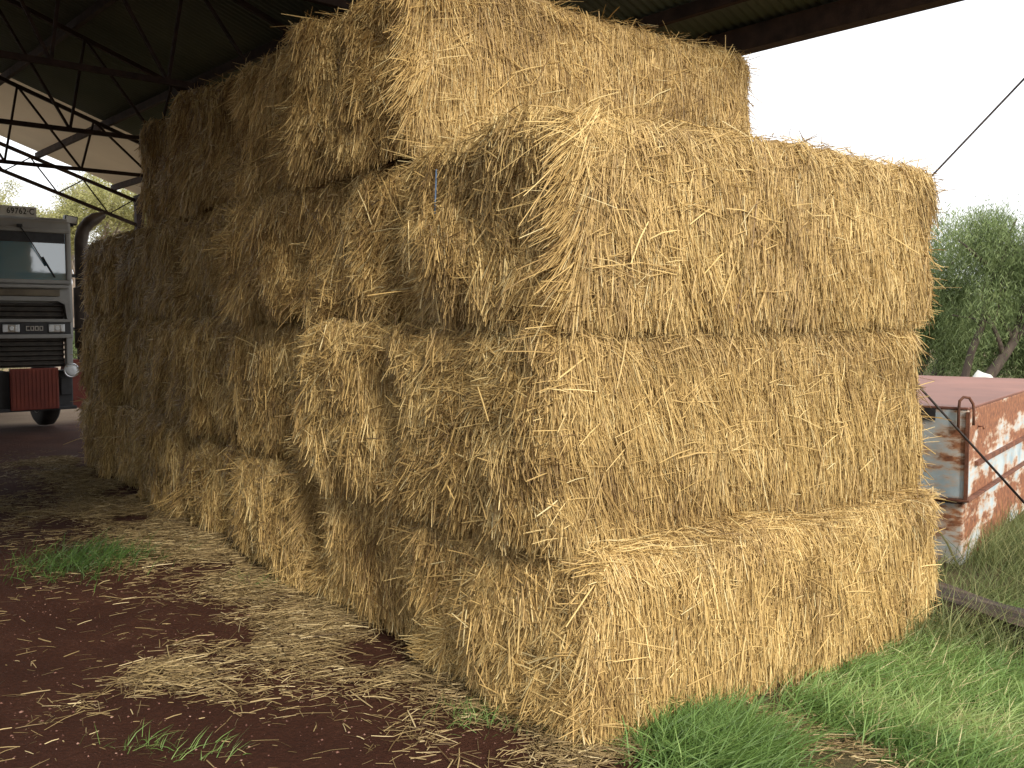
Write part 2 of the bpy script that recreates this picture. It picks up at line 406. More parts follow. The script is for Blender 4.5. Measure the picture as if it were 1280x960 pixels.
        if dens[1] < 7000: W = W * 1.7
        elif dens[1] < 9000: W = W * 1.35
        loose = (r.uniform(size=cnt) < (0.007 if kind == 'front' else 0.016)) & ~chaff & (ze > 0.1)      # stray long stalks lying across the rest
        ph3 = r.normal(0.2, 0.9, cnt); d3 = norm(np.cos(ph3)[:, None] * down + np.sin(ph3)[:, None] * hv + n * 0.10)
        if kind != 'top': d = np.where(loose[:, None], d3, d)
        L = np.where(loose, r.uniform(0.12, 0.26, cnt), L); W = np.where(loose, r.uniform(0.0045, 0.0068, cnt), W)
        layer = r.uniform(-0.016, 0.026, cnt) + loose * 0.015
        root = p + n * layer[:, None] - d * (L * 0.35)[:, None] * (np.abs(d[:, 2]) > 0.3)[:, None]
        bend = down * (L * r.uniform(0.0, 0.14 if kind == 'front' else 0.09, cnt))[:, None] + r.normal(0, 0.06, (cnt, 3)) * L[:, None]
        v, f = strips(root, d, L, W, n, bend)
        hue = 0.5 + 0.14 * lump(p * 1.7) + r.normal(0, 0.20, cnt)
        hue = np.where(r.uniform(size=cnt) < 0.03, 0.98, np.clip(hue, 0.02, 0.92))
        VV.append(v); FF.append(f + off); MI.append(np.ones(len(f))); TT.append(np.repeat(hue, 9)); off += len(v)
    return fast_mesh('straw_bale', np.concatenate(VV), np.concatenate(FF), [CORE, STRAW], np.concatenate(MI), np.concatenate(TT))

COLNAME = ['at the front corner', 'second back from the front corner', 'third back from the front corner', 'fourth back from the front corner',
           'fifth back in the dim shed', 'second from the dark far end', 'at the dark far end']
ROWNAME = ['bottom row', 'second row up', 'third row up', 'top row']
FRONT = ['sunlit straw bale at the front of the bottom row, standing in the green grass',
         'sunlit straw bale at the front of the second row, long straws sticking out at right',
         'sunlit straw bale capping the front column, open sky above its right half',
         'sunlit straw bale at the front of the top row, set back under the roof']
tops = [0.73, 1.60, 2.38, 3.20]
bots = [0.0, 0.735, 1.605, 2.385]
# how far each bale sticks out to the left (-) of the stack's face and its turn, read off the photograph
shift = {(0, 0): (-0.015, 1.3), (0, 1): (0.05, 1), (0, 2): (-0.04, -1), (0, 3): (0.02, 1), (0, 4): (-0.12, -1), (0, 5): (-0.02, 1), (0, 6): (-0.16, -2),
         (1, 0): (-0.055, -0.5), (1, 1): (-0.07, 1), (1, 2): (0.03, -1), (1, 3): (-0.05, 1), (1, 4): (0.0, 1), (1, 5): (0.03, -1), (1, 6): (-0.12, 2),
         (2, 0): (-0.035, 0.0), (2, 1): (0.02, 1), (2, 2): (-0.04, -1), (2, 3): (0.02, 1), (2, 4): (-0.03, -1), (2, 5): (0.02, -1), (2, 6): (-0.05, 1),
         (3, 1): (-0.02, 0), (3, 2): (0.01, -1), (3, 3): (-0.04, 1), (3, 4): (0.02, -1)}
GROUP = 'straw bales stacked in the shed'
BALES = {}
for (j, k), (sx, turn) in shift.items():
    lead = (k == 0 and j < 3) or (k == 1 and j == 3)
    lift = k * (0.008, 0.012, 0.02, 0.035)[j]
    z0 = bots[j] + (k * (0, 0.008, 0.012, 0.02)[j]); z1 = tops[j] + lift - 0.0
    if lead: dens = (44000, 22000, 5000, 2500, 2500)
    elif k <= 2: dens = (2200, 16000, 1600 if j >= 2 else 0, 1000, 2200)
    elif k <= 4: dens = (1300, 8500, 1200 if j >= 2 else 0, 700, 1300)
    else: dens = (900, 6500, 900 if j == 2 else 0, 500, 1500 if k == 6 else 900)
    if k == 0 and j < 2: dens = (44000, 22000, 5500, 2500, 2500)
    me = make_bale(100 + j * 10 + k, z1 - z0 - 0.004, dens, grooves=(j, k) == (2, 0), overhang=0.3 if j == 0 else 1.0, lead=lead, ledge=(k == 0 and j < 2))
    front = {(0, 0): -0.085, (1, 0): 0.035, (2, 0): -0.015, (3, 1): 0.0}.get((j, k), 0.0)
    c = P0 + rvec * (BL / 2 + sx + 0.05 * k) + dvec * (1.25 * k + BW / 2 + front)
    o = obj('straw_bale', me); o.location = (c[0], c[1], (z0 + z1) / 2); o.rotation_euler = (0, 0, TH + R(turn))
    if lead: lab = FRONT[j]
    elif j == 3: lab = {2: 'brown straw bale in the top row, just behind the sunlit one', 3: 'brown straw bale in the top row, next to last towards the far end',
                        4: 'dim straw bale ending the top row at its far left'}[k]
    else: lab = f'shaded straw bale in the {ROWNAME[j]}, {COLNAME[k]}'
    tag(o, lab, 'straw bale', GROUP)
    BALES[(j, k)] = o
# the one stretch of twine that shows, on the third-row front bale's end
hb = tops[2] - bots[2]
MB().tube([(-BL / 2 - 0.045, 0.23, 0.26), (-BL / 2 - 0.05, 0.235, 0.1), (-BL / 2 - 0.05, 0.228, -0.05), (-BL / 2 - 0.045, 0.232, -0.22)], 0.004, 6).build('twine', TWINE, BALES[(2, 0)])

# ------------------------------------------------------------------ shed
SH = R(41)
shed = empty('hay_shed', (0, 0, 0), SH)
tag(shed, 'open farm shed with dark corrugated roof on rusty steel trusses over the straw stack', 'shed')
CE, ZE, SL, RIDGE = 6.0, 3.73, 0.345, -2.0
def rz_(c): return ZE + (CE - c) * SL if c >= RIDGE else ZE + (CE - (2 * RIDGE - c)) * SL
def sheet(name, a0, a1, c0, c1, mat, dz=0.0, nc=2):
    na = int((a1 - a0) / 0.076 * 6)
    a = np.linspace(a0, a1, na); c = np.linspace(c0, c1, nc)
    A_, C_ = np.meshgrid(a, c, indexing='ij')
    Z = np.vectorize(rz_)(C_) + 0.009 * np.sin(A_ * 2 * math.pi / 0.076) + dz
    v = np.stack([C_, A_, Z], -1).reshape(-1, 3); i = np.arange(na * nc).reshape(na, nc)
    f = np.stack([i[:-1, :-1], i[1:, :-1], i[1:, 1:], i[:-1, 1:]], -1).reshape(-1, 4)
    return obj(name, fast_mesh(name, v, f, [mat]), shed)
A_NEAR, A_TAN, A_FAR = 1.9, 13.35, 16.5
o = sheet('roof_sheeting', A_NEAR, A_TAN, CE + 0.08, RIDGE, ROOF)
o = sheet('roof_sheeting', A_TAN - 0.06, A_FAR, CE + 0.08, RIDGE, TAN, 0.02); o['label'] = 'tan roof sheeting over the last bay'
MB().box((CE - 0.06, (A_NEAR + A_FAR) / 2, 3.637), (0.12, A_FAR - A_NEAR - 0.1, 0.165)).build('eave_beam', STEEL, shed)
MB().box((CE + 0.09, (A_NEAR + A_FAR) / 2, 3.665), (0.10, A_FAR - A_NEAR, 0.12)).build('gutter', STEEL, shed)
for c in (5.55, 4.4, 3.2, 2.0, 0.8, -0.5, -1.8):
    MB().box((c, (A_NEAR + A_FAR) / 2, rz_(c) - 0.065), (0.05, A_FAR - A_NEAR - 0.04, 0.09)).build('purlin', STEEL, shed)
for a in (2.0, 5.3, 7.9, 10.5, 13.1):
    mb = MB(); zb = 3.60 - 0.03
    mb.bar((CE - 0.14, a, rz_(CE - 0.14) - 0.15), (RIDGE, a, rz_(RIDGE) - 0.15), 0.038, 0.045)
    mb.bar((CE - 0.14, a, zb), (RIDGE, a, zb), 0.042, 0.045)
    cs = [5.1 - 0.9 * i for i in range(8)]
    for i, c in enumerate(cs):
        for s_ in (1,):
            t_ = c if s_ > 0 else 2 * RIDGE - c
            b_ = t_ - 0.17 * s_
            mb.bar((t_, a, rz_(t_) - 0.15), (b_, a, zb), 0.025)
            n_ = t_ - 0.9 * s_
            if i < 7: mb.bar((b_, a, zb), (n_, a, rz_(n_) - 0.15), 0.0245)
    mb.build('truss', STEEL, shed)
a = A_FAR - 0.1
mb = MB()
mb.bar((CE - 0.1, a, rz_(CE - 0.1) - 0.13), (RIDGE, a, rz_(RIDGE) - 0.13), 0.055, 0.05)
mb.bar((CE - 0.1, a, rz_(CE - 0.1) - 0.53), (RIDGE, a, rz_(RIDGE) - 0.53), 0.055, 0.05)
for i in range(10):
    c0 = CE - 0.15 - 0.78 * i
    mb.bar((c0, a, rz_(c0) - 0.15), (c0 - 0.39, a, rz_(c0 - 0.39) - 0.53), 0.018)
    mb.bar((c0 - 0.39, a, rz_(c0 - 0.39) - 0.53), (c0 - 0.78, a, rz_(c0 - 0.78) - 0.15), 0.018)
o = mb.build('gable_rafter', STEEL, shed)
for a in (2.0, 5.3, 10.5, A_FAR - 0.1):
    MB().box((CE - 0.05, a, 1.795), (0.12, 0.12, 3.59)).build('post', STEEL, shed)
    MB().box((RIDGE + 0.08, a, 3.1), (0.12, 0.12, 6.2)).build('post', STEEL, shed)
na = 700; aw = np.linspace(3.6, A_FAR, na); vv = np.concatenate([np.stack([RIDGE - 0.03 + 0.009 * np.sin(aw * 2 * math.pi / 0.076), aw, np.full(na, z)], 1) for z in (0.0, 6.4)])  # unseen side wall, added to darken the inside of the shed
fw = np.array([(k, k + 1, na + k + 1, na + k) for k in range(na - 1)])
obj('unseen_side_screen', fast_mesh('unseen_side_screen', vv, fw, [ROOF]), shed)
cg = np.concatenate([np.arange(RIDGE, 1.8, 0.0127), [1.8]]); nz = len(cg); dy = 0.009 * np.sin(cg * 2 * math.pi / 0.076)  # unseen gable infill, added to keep sun off the ground at left
top_ = np.array([rz_(c) - 0.03 for c in cg])
vv = np.concatenate([np.stack([cg, A_NEAR + 0.02 + dy, np.full(nz, 3.6)], 1), np.stack([cg, A_NEAR + 0.02 + dy, top_], 1)])
obj('unseen_gable_screen', fast_mesh('unseen_gable_screen', vv, np.array([(k, k + 1, nz + k + 1, nz + k) for k in range(nz - 1)]), [ROOF]), shed)
# sway braces between the two nearest eave posts
MB().tube([(CE + 0.03, 5.3, 3.55), (CE + 0.03, 2.0, 0.25)], 0.0075, 8).build('sway_brace', WIRE, shed)
MB().tube([(CE + 0.01, 5.3, 0.25), (CE + 0.01, 2.0, 3.35)], 0.0065, 8).build('sway_brace', WIRE, shed)

# ------------------------------------------------------------------ truck
CT, AT = 3.23, 15.1
ca, sa = math.cos(SH), math.sin(SH)
truck = empty('truck', (CT * ca - AT * sa, CT * sa + AT * ca, 0), SH)
tag(truck, 'old white cabover truck with red panels and tall exhaust at the far end', 'truck')
# cab shell: side profile pushed across
mb = MB()
mb.box((0, 0.95, 2.20), (2.5, 1.9, 1.78), bevel=0.05)
cab = mb.build('cab', CAB, truck)
MB().box((0, 0.95, 3.10), (2.42, 1.8, 0.06), bevel=0.02).build('roof_cap', CAB, truck)
mb = MB()                                                     # windscreen surround
mb.box((0, -0.03, 2.93), (2.42, 0.06, 0.06), bevel=0.015); mb.box((0, -0.03, 2.19), (2.42, 0.06, 0.06), bevel=0.015)
for s_ in (-1, 1): mb.box((s_ * 1.18, -0.03, 2.56), (0.06, 0.06, 0.68), bevel=0.015)
mb.build('windscreen_frame', CAB, truck)
MB().box((0, -0.012, 2.56), (2.30, 0.02, 0.68)).build('windscreen', GLASS, truck)
MB().box((0, -0.024, 2.83), (2.28, 0.012, 0.15)).build('sun_visor', BLACK, truck)
for x in (0.53, -0.4):
    mb = MB(); mb.tube([(x, -0.07, 2.98), (x + 0.12, -0.075, 2.80), (x + 0.34, -0.05, 2.42)], 0.008, 6)
    mb.tube([(x + 0.30, -0.045, 2.55), (x + 0.46, -0.04, 2.26)], 0.01, 6); mb.box((x, -0.06, 2.985), (0.07, 0.06, 0.04), bevel=0.01)
    mb.build('wiper', BLACK, truck)
# nose: trims and grilles
mb = MB()
mb.box((0, -0.045, 2.12), (2.36, 0.09, 0.05), bevel=0.012)
mb.prism([(-1.15, 1.90), (-1.02, 1.97), (1.02, 1.97), (1.15, 1.90), (1.19, 1.63), (1.12, 1.63), (1.09, 1.86), (1.0, 1.91), (-1.0, 1.91), (-1.09, 1.86), (-1.12, 1.63), (-1.19, 1.63)], -0.13, -0.001)
mb.box((0, -0.07, 1.625), (2.38, 0.13, 0.045), bevel=0.01); mb.box((0, -0.07, 1.40), (2.38, 0.13, 0.06), bevel=0.01)
for s_ in (-1, 1): mb.box((s_ * 1.14, -0.07, 1.17), (0.09, 0.125, 0.40), bevel=0.015)
mb.build('nose_trim', CAB, truck)
MB().box((0, -0.03, 2.03), (2.1, 0.058, 0.10), bevel=0.01).build('vent_strip', SMOKY, truck)
for z0, z1, w in ((1.65, 1.88, 2.16), (0.95, 1.37, 2.16)):
    mb = MB(); mb.box((0, -0.025, (z0 + z1) / 2), (w, 0.04, z1 - z0))
    n_ = int((z1 - z0) / 0.07)
    for i in range(n_): mb.box((0, -0.06, z0 + (i + 0.5) * (z1 - z0) / n_), (w, 0.05, 0.022), Matrix.Rotation(R(-25), 3, 'X'))
    mb.build('grille', GRILLE, truck)
lp = MB().box((0, -0.06, 1.515), (2.34, 0.11, 0.175), bevel=0.01).build('lamp_panel', BLACK, truck)
for x in (0.36, 0.97, -0.36, -0.97):
    h = MB().box((x, -0.125, 1.515), (0.22, 0.03, 0.12), bevel=0.012).build('headlight', CHROME, lp)
    for q in (-0.075, 0.075): pass
    mb = MB().box((x - 0.075, -0.145, 1.515), (0.055, 0.012, 0.10), bevel=0.008).box((x + 0.075, -0.145, 1.515), (0.055, 0.012, 0.10), bevel=0.008)
    mb.lathe([(0.028, 0.0), (0.034, 0.006), (0.02, 0.012)], (x, -0.157, 1.515), 'Y', 16)
    bpy.data.objects[mb.build('lens', LENS, lp).name]
for x in (0.67, -0.67):
    mb = MB()
    for i in range(4):
        cx = x - 0.09 + i * 0.06
        mb.box((cx, -0.121, 1.515 + 0.027), (0.048, 0.012, 0.012)).box((cx, -0.121, 1.515 - 0.027), (0.048, 0.012, 0.012))
        mb.box((cx - 0.019, -0.1205, 1.515), (0.010, 0.011, 0.042))
        if i in (1, 2): mb.box((cx + 0.019, -0.1205, 1.515), (0.010, 0.011, 0.042))
        if i == 3: mb.box((cx + 0.019, -0.1205, 1.515), (0.010, 0.011, 0.036))
    mb.build('emblem', CHROME, lp)
# lower red panels and bumper
for x0, x1 in ((0.32, 0.97), (-0.97, -0.32)):
    mb = MB(); mb.box(((x0 + x1) / 2, -0.12, 0.64), (x1 - x0, 0.06, 0.60), bevel=0.012)
    for i in range(12): mb.box((x0 + 0.03 + i * (x1 - x0 - 0.06) / 11, -0.153, 0.64), (0.012, 0.008, 0.54))
    mb.build('red_panel', RED, truck)
mb = MB(); mb.box((0, 0.02, 0.62), (2.4, 0.12, 0.56), bevel=0.02); mb.box((0, -0.05, 0.345), (2.44, 0.16, 0.05), bevel=0.01); mb.box((1.10, -0.06, 0.66), (0.16, 0.03, 0.26), bevel=0.01)
mb.build('bumper', BLACK, truck)
MB().prism([(1.08, 0.35), (1.42, 0.30), (1.46, 0.42), (1.30, 1.05), (1.18, 1.05), (1.12, 0.7)], 0.0, 0.4).build('mudguard', RED, truck)
mb = MB(); mb.lathe([(0.05, 0.11), (0.085, 0.06), (0.105, 0.0), (0.108, -0.02), (0.096, -0.025), (0.075, 0.0), (0.03, 0.03)], (1.13, -0.20, 0.90), 'Y', 28)
sp = mb.build('driving_lamp', CHROME, truck)
MB().lathe([(0.09, 0.0), (0.07, -0.012), (0.03, -0.02)], (1.13, -0.216, 0.90), 'Y', 24).build('lens', LENS, sp)
MB().box((1.13, -0.06, 0.93), (0.05, 0.1, 0.05)).build('lamp_bracket', BLACK, truck)
# exhaust stack
ex = [(1.44, 0.2, 0.95), (1.44, 0.2, 1.5), (1.44, 0.2, 2.70), (1.445, 0.2, 2.85), (1.48, 0.2, 3.00), (1.56, 0.2, 3.11), (1.66, 0.2, 3.18), (1.79, 0.2, 3.25)]
mb = MB(); mb.tube(ex, [0.095] * 6 + [0.092, 0.05], 18, cap=False)
px = mb.build('exhaust_pipe', PIPE, truck)
MB().tube([(1.44, 0.2, 1.20), (1.44, 0.2, 1.22), (1.44, 0.2, 2.12), (1.44, 0.2, 2.14)], [0.09, 0.125, 0.125, 0.09], 20).build('heat_shield', PIPE, px)
for z in (1.5, 2.3): MB().box((1.34, 0.2, z), (0.18, 0.05, 0.05)).build('bracket', BLACK, px)
# work lamp and plate on the roof
wl = MB().box((1.36, 0.42, 3.15), (0.19, 0.12, 0.13), Matrix.Rotation(R(8), 3, 'Y'), bevel=0.015).build('work_lamp', BLACK, truck)
MB().box((1.36, 0.355, 3.15), (0.155, 0.012, 0.095), Matrix.Rotation(R(8), 3, 'Y')).build('lens', LENS, wl)
MB().bar((1.15, 0.42, 3.07), (1.40, 0.42, 3.07), 0.04).build('lamp_arm', BLACK, truck)
pl = MB().box((0.42, 0.02, 3.19), (0.72, 0.02, 0.145), bevel=0.004).build('number_plate', PLATE, truck)
cu = bpy.data.curves.new('lettering', 'FONT'); cu.body = '69762\u00b7C'; cu.size = 0.118; cu.align_x = 'RIGHT'; cu.align_y = 'CENTER'; cu.extrude = 0.002; cu.offset = 0.0015; cu.space_character = 1.08
tmp = bpy.data.objects.new('lettering', cu); COL.objects.link(tmp); bpy.context.view_layer.update()
lme = bpy.data.meshes.new_from_object(tmp.evaluated_get(bpy.context.evaluated_depsgraph_get())); bpy.data.objects.remove(tmp)
lme.materials.clear(); lme.materials.append(BLACK)
lo = obj('lettering', lme, pl); lo.location = (0.75, 0.007, 3.19); lo.rotation_euler = (R(90), 0, 0); lo.scale = (0.84, 1, 1)
# chassis, wheels, tray behind
MB().box((0, 3.2, 0.75), (0.9, 5.6, 0.25)).build('chassis', BLACK, truck)
mb = MB(); mb.box((0, 4.2, 1.95), (3.0, 4.0, 1.5), bevel=0.03)
for i in range(7): mb.box((1.51, 2.5 + i * 0.58, 1.95), (0.05, 0.08, 1.5))
mb.build('tipper_body', simple('dark_green_paint', [(0.3, (0.02, 0.045, 0.035)), (0.7, (0.05, 0.09, 0.07))], 3, 0.5), truck)
MB().prism([(1.33, 2.72), (1.62, 3.02), (1.74, 3.05), (1.78, 2.70), (1.60, 2.60)], 1.95, 2.2).build('canvas_flap', WHITE, truck)
MB().prism([(1.26, 2.84), (1.55, 2.74), (1.60, 2.66), (1.26, 2.70)], 1.85, 1.93).build('mirror_arm', CAB, truck)
for s_ in (-1, 1):
    for y, dbl in ((0.95, 0), (4.6, 1)):
        w = MB().lathe([(0.30, -0.12), (0.44, -0.13), (0.49, -0.09), (0.50, 0.0), (0.49, 0.09), (0.44, 0.13), (0.30, 0.12)], (s_ * (1.08 - 0.02), y, 0.50), 'X', 36).build('wheel', RUBBER, truck)
        MB().lathe([(0.29, -0.10), (0.30, -0.125), (0.12, -0.06), (0.12, 0.06), (0.30, 0.125), (0.29, 0.10)], (s_ * 1.06, y, 0.50), 'X', 28).build('rim', CAB, w)

# ------------------------------------------------------------------ rusty tank on the right
K = np.array([2.955, 6.2])
tank = empty('steel_tank', (K[0], K[1], 0), R(53))
tag(tank, 'rusty white painted steel tank with flat red lid beside the straw stack', 'tank')
TL, TW = 3.8, 2.1
MB().box((TL / 2, TW / 2, 0.205), (TL - 0.03, TW - 0.03, 0.41), bevel=0.012).build('lower_shell', TANK, tank)
MB().box((TL / 2, TW / 2, 0.7395), (TL, TW, 0.586), bevel=0.012).build('upper_shell', TANK, tank)
mb = MB(); mb.box((TL / 2, TW / 2, 0.421), (TL - 0.10, TW - 0.10, 0.022)); mb.box((TL / 2, TW / 2, 0.4395), (TL + 0.06, TW + 0.06, 0.014), bevel=0.003)
mb.box((TL / 2, -0.012, 0.655), (TL - 0.5, 0.024, 0.03)); mb.build('flange', RUST, tank)
mb = MB(); mb.box((TL / 2, TW / 2, 1.042), (TL + 0.012, TW + 0.012, 0.016), bevel=0.004); mb.build('lid', LID, tank)
mb = MB()
for z0, z1 in ((0.448, 1.02),): mb.box((-0.004, -0.004, (z0 + z1) / 2), (0.022, 0.022, z1 - z0))
mb.build('corner_bead', RUST, tank)
lpz = [(-0.02, 0.05, 0.90), (-0.02, 0.05, 1.04), (-0.012, 0.048, 1.09), (0.01, 0.03, 1.115), (0.035, 0.0, 1.11), (0.055, -0.02, 1.07), (0.06, -0.025, 1.02), (0.06, -0.025, 0.93)]
MB().tube(lpz, 0.0095, 10).build('lifting_loop', RUST, tank)
MB().box((-0.008, 0.26, 0.995), (0.016, 0.13, 0.075)).build('bracket_plate', BLACK, tank)
MB().tube([(0.30, -0.005, 0.90), (0.30, -0.035, 0.905), (0.31, -0.04, 0.885)], 0.006, 8).build('hook', RUST, tank)
# timber beam in the grass
def beam():
    a_, b_ = ground_at(1150, 790), ground_at(1420, 850)
    a_ = np.array([2.12, 5.30]); b_ = np.array([2.62, 4.42])
    mb = MB(); n = 26; L = float(np.linalg.norm(b_ - a_)) ; rings = []
    for i in range(n + 1):
        x = -0.1 + (L + 0.5) * i / n; ring = []
        for j, (y, z) in enumerate(((-0.085, 0.0), (-0.10, 0.05), (-0.07, 0.062), (-0.078, 0.12), (-0.02, 0.15), (0.05, 0.155), (0.085, 0.09), (0.08, 0.0))):
            nz = mnoise.noise(Vector((x * 2.2, y * 24, z * 24))) * 0.05
            ring.append(mb.bm.verts.new((x, y + nz, z + nz * 0.6)))
        rings.append(ring)
    for p, q in zip(rings, rings[1:]):
        for j in range(8): mb.bm.faces.new((p[j], p[(j + 1) % 8], q[(j + 1) % 8], q[j]))
    mb.bm.faces.new(rings[0][::-1]); mb.bm.faces.new(rings[-1])
    o = mb.build('timber_beam', TIMBER); o.location = (a_[0], a_[1], 0.03); o.rotation_euler = (0, 0, math.atan2(b_[1] - a_[1], b_[0] - a_[0]))
    tag(o, 'split weathered timber beam lying in long grass in front of the rusty tank', 'timber')
beam()
# pale lump showing over the tank's back edge
mb = MB(); bmesh.ops.create_icosphere(mb.bm, subdivisions=3, radius=1.0)
for v in mb.bm.verts:
    n_ = mnoise.noise(v.co * 1.6) * 0.22 + mnoise.noise(v.co * 4) * 0.09
    v.co = Vector((v.co.x * 0.26, v.co.y * 0.3, v.co.z * 0.47)) * (1 + n_); v.co.z = max(v.co.z, -0.45) + 0.45
    for f in v.link_faces: f.smooth = True
o = mb.build('bulk_bag', WHITE); o.location = (586 / F * 13.2, 13.2, 0)
tag(o, 'white lumpy bag just showing over the back edge of the rusty tank', 'bag')

# ------------------------------------------------------------------ ground
def axis(lim, near, step):
    a = list(np.arange(-near, near + 1e-6, step)); x = near
    while x < lim:
        x = x * 1.25; a.append(x); a.insert(0, -x)
    return np.array(a)
xs = axis(900, 9, 0.18); ys = axis(900, 9, 0.18) + 8.0
X, Y = np.meshgrid(xs, ys, indexing='ij')
gw = Waves([0.25, 0.4, 0.7, 1.1, 1.8], np.random.default_rng(3))
def gz(x, y):
    p = np.stack([np.ravel(x), np.ravel(y), np.zeros(np.size(x))], 1)
    return 0.018 * gw(p) * np.exp(-(np.hypot(p[:, 0], p[:, 1] - 6) / 14) ** 2) - 0.012
v = np.stack([X.ravel(), Y.ravel(), gz(X, Y)], 1)
i = np.arange(X.size).reshape(X.shape)
f = np.stack([i[:-1, :-1], i[1:, :-1], i[1:, 1:], i[:-1, 1:]], -1).reshape(-1, 4)
g = obj('ground', fast_mesh('ground', v, f, [GROUND])); tag(g, kind='structure')

def pick(fn, box, n, r):
    out = []
    got = 0
    while got < n:
        p = np.stack([r.uniform(box[0], box[1], n * 3), r.uniform(box[2], box[3], n * 3)], 1)
        p = p[r.uniform(size=len(p)) < fn(p)]; out.append(p); got += len(p)
    return np.concatenate(out)[:n]

def stack_uv(p):
    q = p - P0
    return q @ rvec, q @ dvec                       # along the front face, along the left face

def blob(p, px, py, rx, ry):
    c = ground_at(px, py); return np.exp(-(((p[:, 0] - c[0]) / rx) ** 2 + ((p[:, 1] - c[1]) / ry) ** 2))

pw = Waves([0.5, 0.8, 1.2, 1.7, 2.6, 4, 6], np.random.default_rng(8))
def litter_density(p):
    u, w = stack_uv(p)
    d = 0.95 * np.exp(-(np.maximum(0, -u - 0.08) / 0.33) ** 2) * (w > -0.25) * (w < 9.5)
    d = d + 0.85 * blob(p, 210, 850, 0.42, 0.42) + 0.75 * blob(p, 330, 800, 0.35, 0.30) + 0.6 * blob(p, 270, 690, 0.8, 0.6) + 0.4 * blob(p, 60, 640, 1.1, 0.7)
    d = d + 0.35 * blob(p, 120, 920, 0.35, 0.2) + 0.25 * blob(p, 400, 780, 0.3, 0.3)
    d = d * (1 - 0.93 * blob(p, 455, 895, 0.32, 0.26)) * (1 - 0.9 * blob(p, 250, 768, 0.32, 0.16)) * (1 - 0.8 * blob(p, 90, 770, 0.42, 0.33)) * (1 - 0.85 * blob(p, 40, 850, 0.22, 0.4))
    z = np.stack([p[:, 0], p[:, 1], p[:, 0] * 0], 1)
    d = d * np.clip(0.45 + 1.0 * pw(z), 0.03, 1.3) + 0.012
    d = d + 0.75 * blob(p, 985, 930, 0.15, 0.17) + 0.5 * blob(p, 1075, 955, 0.25, 0.10) + 0.3 * blob(p, 760, 950, 0.15, 0.08)
    inside = (u > 0.12) & (w > 0.1)
    return np.where(inside, 0.0, np.clip(d, 0, 1))
r = np.random.default_rng(21)
n = 40000
p = pick(litter_density, (-6.5, 2.0, 2.4, 12), n, r)
th = r.normal(0.1, 1.0, n); L = r.uniform(0.012, 0.10, n) * np.where(r.uniform(size=n) < 0.10, 2.2, 1)
d = np.stack([np.cos(th), np.sin(th), np.abs(r.normal(0, 0.10, n))], 1); d = norm(d)
lay = litter_density(p) * r.uniform(0, 0.045, n) + 0.004
root = np.stack([p[:, 0], p[:, 1], gz(p[:, 0], p[:, 1]) + lay], 1)
v, f = strips(root, d, L, r.uniform(0.0018, 0.0048, n) * np.where(L > 0.1, 1.3, 1.0), np.tile([0, 0, 1.0], (n, 1)), np.stack([r.normal(0, .05, n) * L, r.normal(0, .05, n) * L, -L * d[:, 2] * 0.8], 1))
tone = np.clip(r.normal(0.5, 0.25, n), 0, 1)
o = obj('straw_litter', fast_mesh('straw_litter', v, f, [LITTER], None, np.repeat(tone, 9)))
tag(o, 'loose straw scattered over the red soil beside the stack', 'straw', kind='stuff')

# small stones
r = np.random.default_rng(4); n = 5000
p = np.stack([r.uniform(-3, 1.1, n), 2.6 + 5 * r.uniform(0, 1, n) ** 1.6], 1); u, w = stack_uv(p); p = p[~((u > 0) & (w > 0))]; n = len(p)
octv = np.array([(1, 0, 0), (-1, 0, 0), (0, 1, 0), (0, -1, 0), (0, 0, 1), (0, 0, -1)], float)
octf = np.array([(0, 2, 4), (2, 1, 4), (1, 3, 4), (3, 0, 4), (2, 0, 5), (1, 2, 5), (3, 1, 5), (0, 3, 5)])
sz = 0.0015 + 0.007 * r.uniform(0, 1, n) ** 2.5 * np.where(r.uniform(size=n) < 0.07, 1.9, 1)
vv = octv[None] * (r.uniform(0.5, 1.3, (n, 6, 3)) * np.array([1, 1, 0.6])) * sz[:, None, None]
vv = vv + np.stack([p[:, 0], p[:, 1], gz(p[:, 0], p[:, 1]) + 0.001], 1)[:, None]
ff = (np.arange(n)[:, None, None] * 6 + octf[None]).reshape(-1, 3)
STONE = strand_mat('red_stone', [(0, (0.09, 0.038, 0.027)), (0.6, (0.20, 0.10, 0.075)), (1, (0.36, 0.22, 0.17))], 0.85, 0)
o = obj('pebbles', fast_mesh('pebbles', vv.reshape(-1, 3), ff, [STONE], None, np.repeat(r.uniform(0, 1, n) ** 1.6, 6), smooth=False))
tag(o, 'small red pebbles strewn over the bare soil', 'pebbles', kind='stuff')

# ------------------------------------------------------------------ grass
def blades(name, label, p, Lr, Wr, lean, mat, tone, seed, droop=0.5):
    r = np.random.default_rng(seed); n = len(p)
    L = r.uniform(*Lr, n); th = r.normal(lean[0], lean[1], n); tilt = np.abs(r.normal(lean[2], 0.22, n))
    d = norm(np.stack([np.cos(th) * np.sin(tilt), np.sin(th) * np.sin(tilt), np.cos(tilt)], 1))
    bend = np.stack([np.cos(th) * L * droop * r.uniform(.3, 1.2, n), np.sin(th) * L * droop * r.uniform(.3, 1.2, n), -L * droop * 0.55 * r.uniform(.2, 1.2, n)], 1)
    root = np.stack([p[:, 0], p[:, 1], gz(p[:, 0], p[:, 1]) - 0.005], 1)
    nr = norm(np.stack([np.cos(th), np.sin(th), np.full(n, 0.2)], 1) * -1)
    v, f = strips(root, d, L, r.uniform(*Wr, n), nr, bend, taper=(0.9, 0.8, 0.06), ridge=0.2)
    o = obj(name, fast_mesh(name, v, f, [mat], None, np.repeat(np.clip(tone, 0, 1), 9)))
    return tag(o, label, 'grass', kind='stuff')

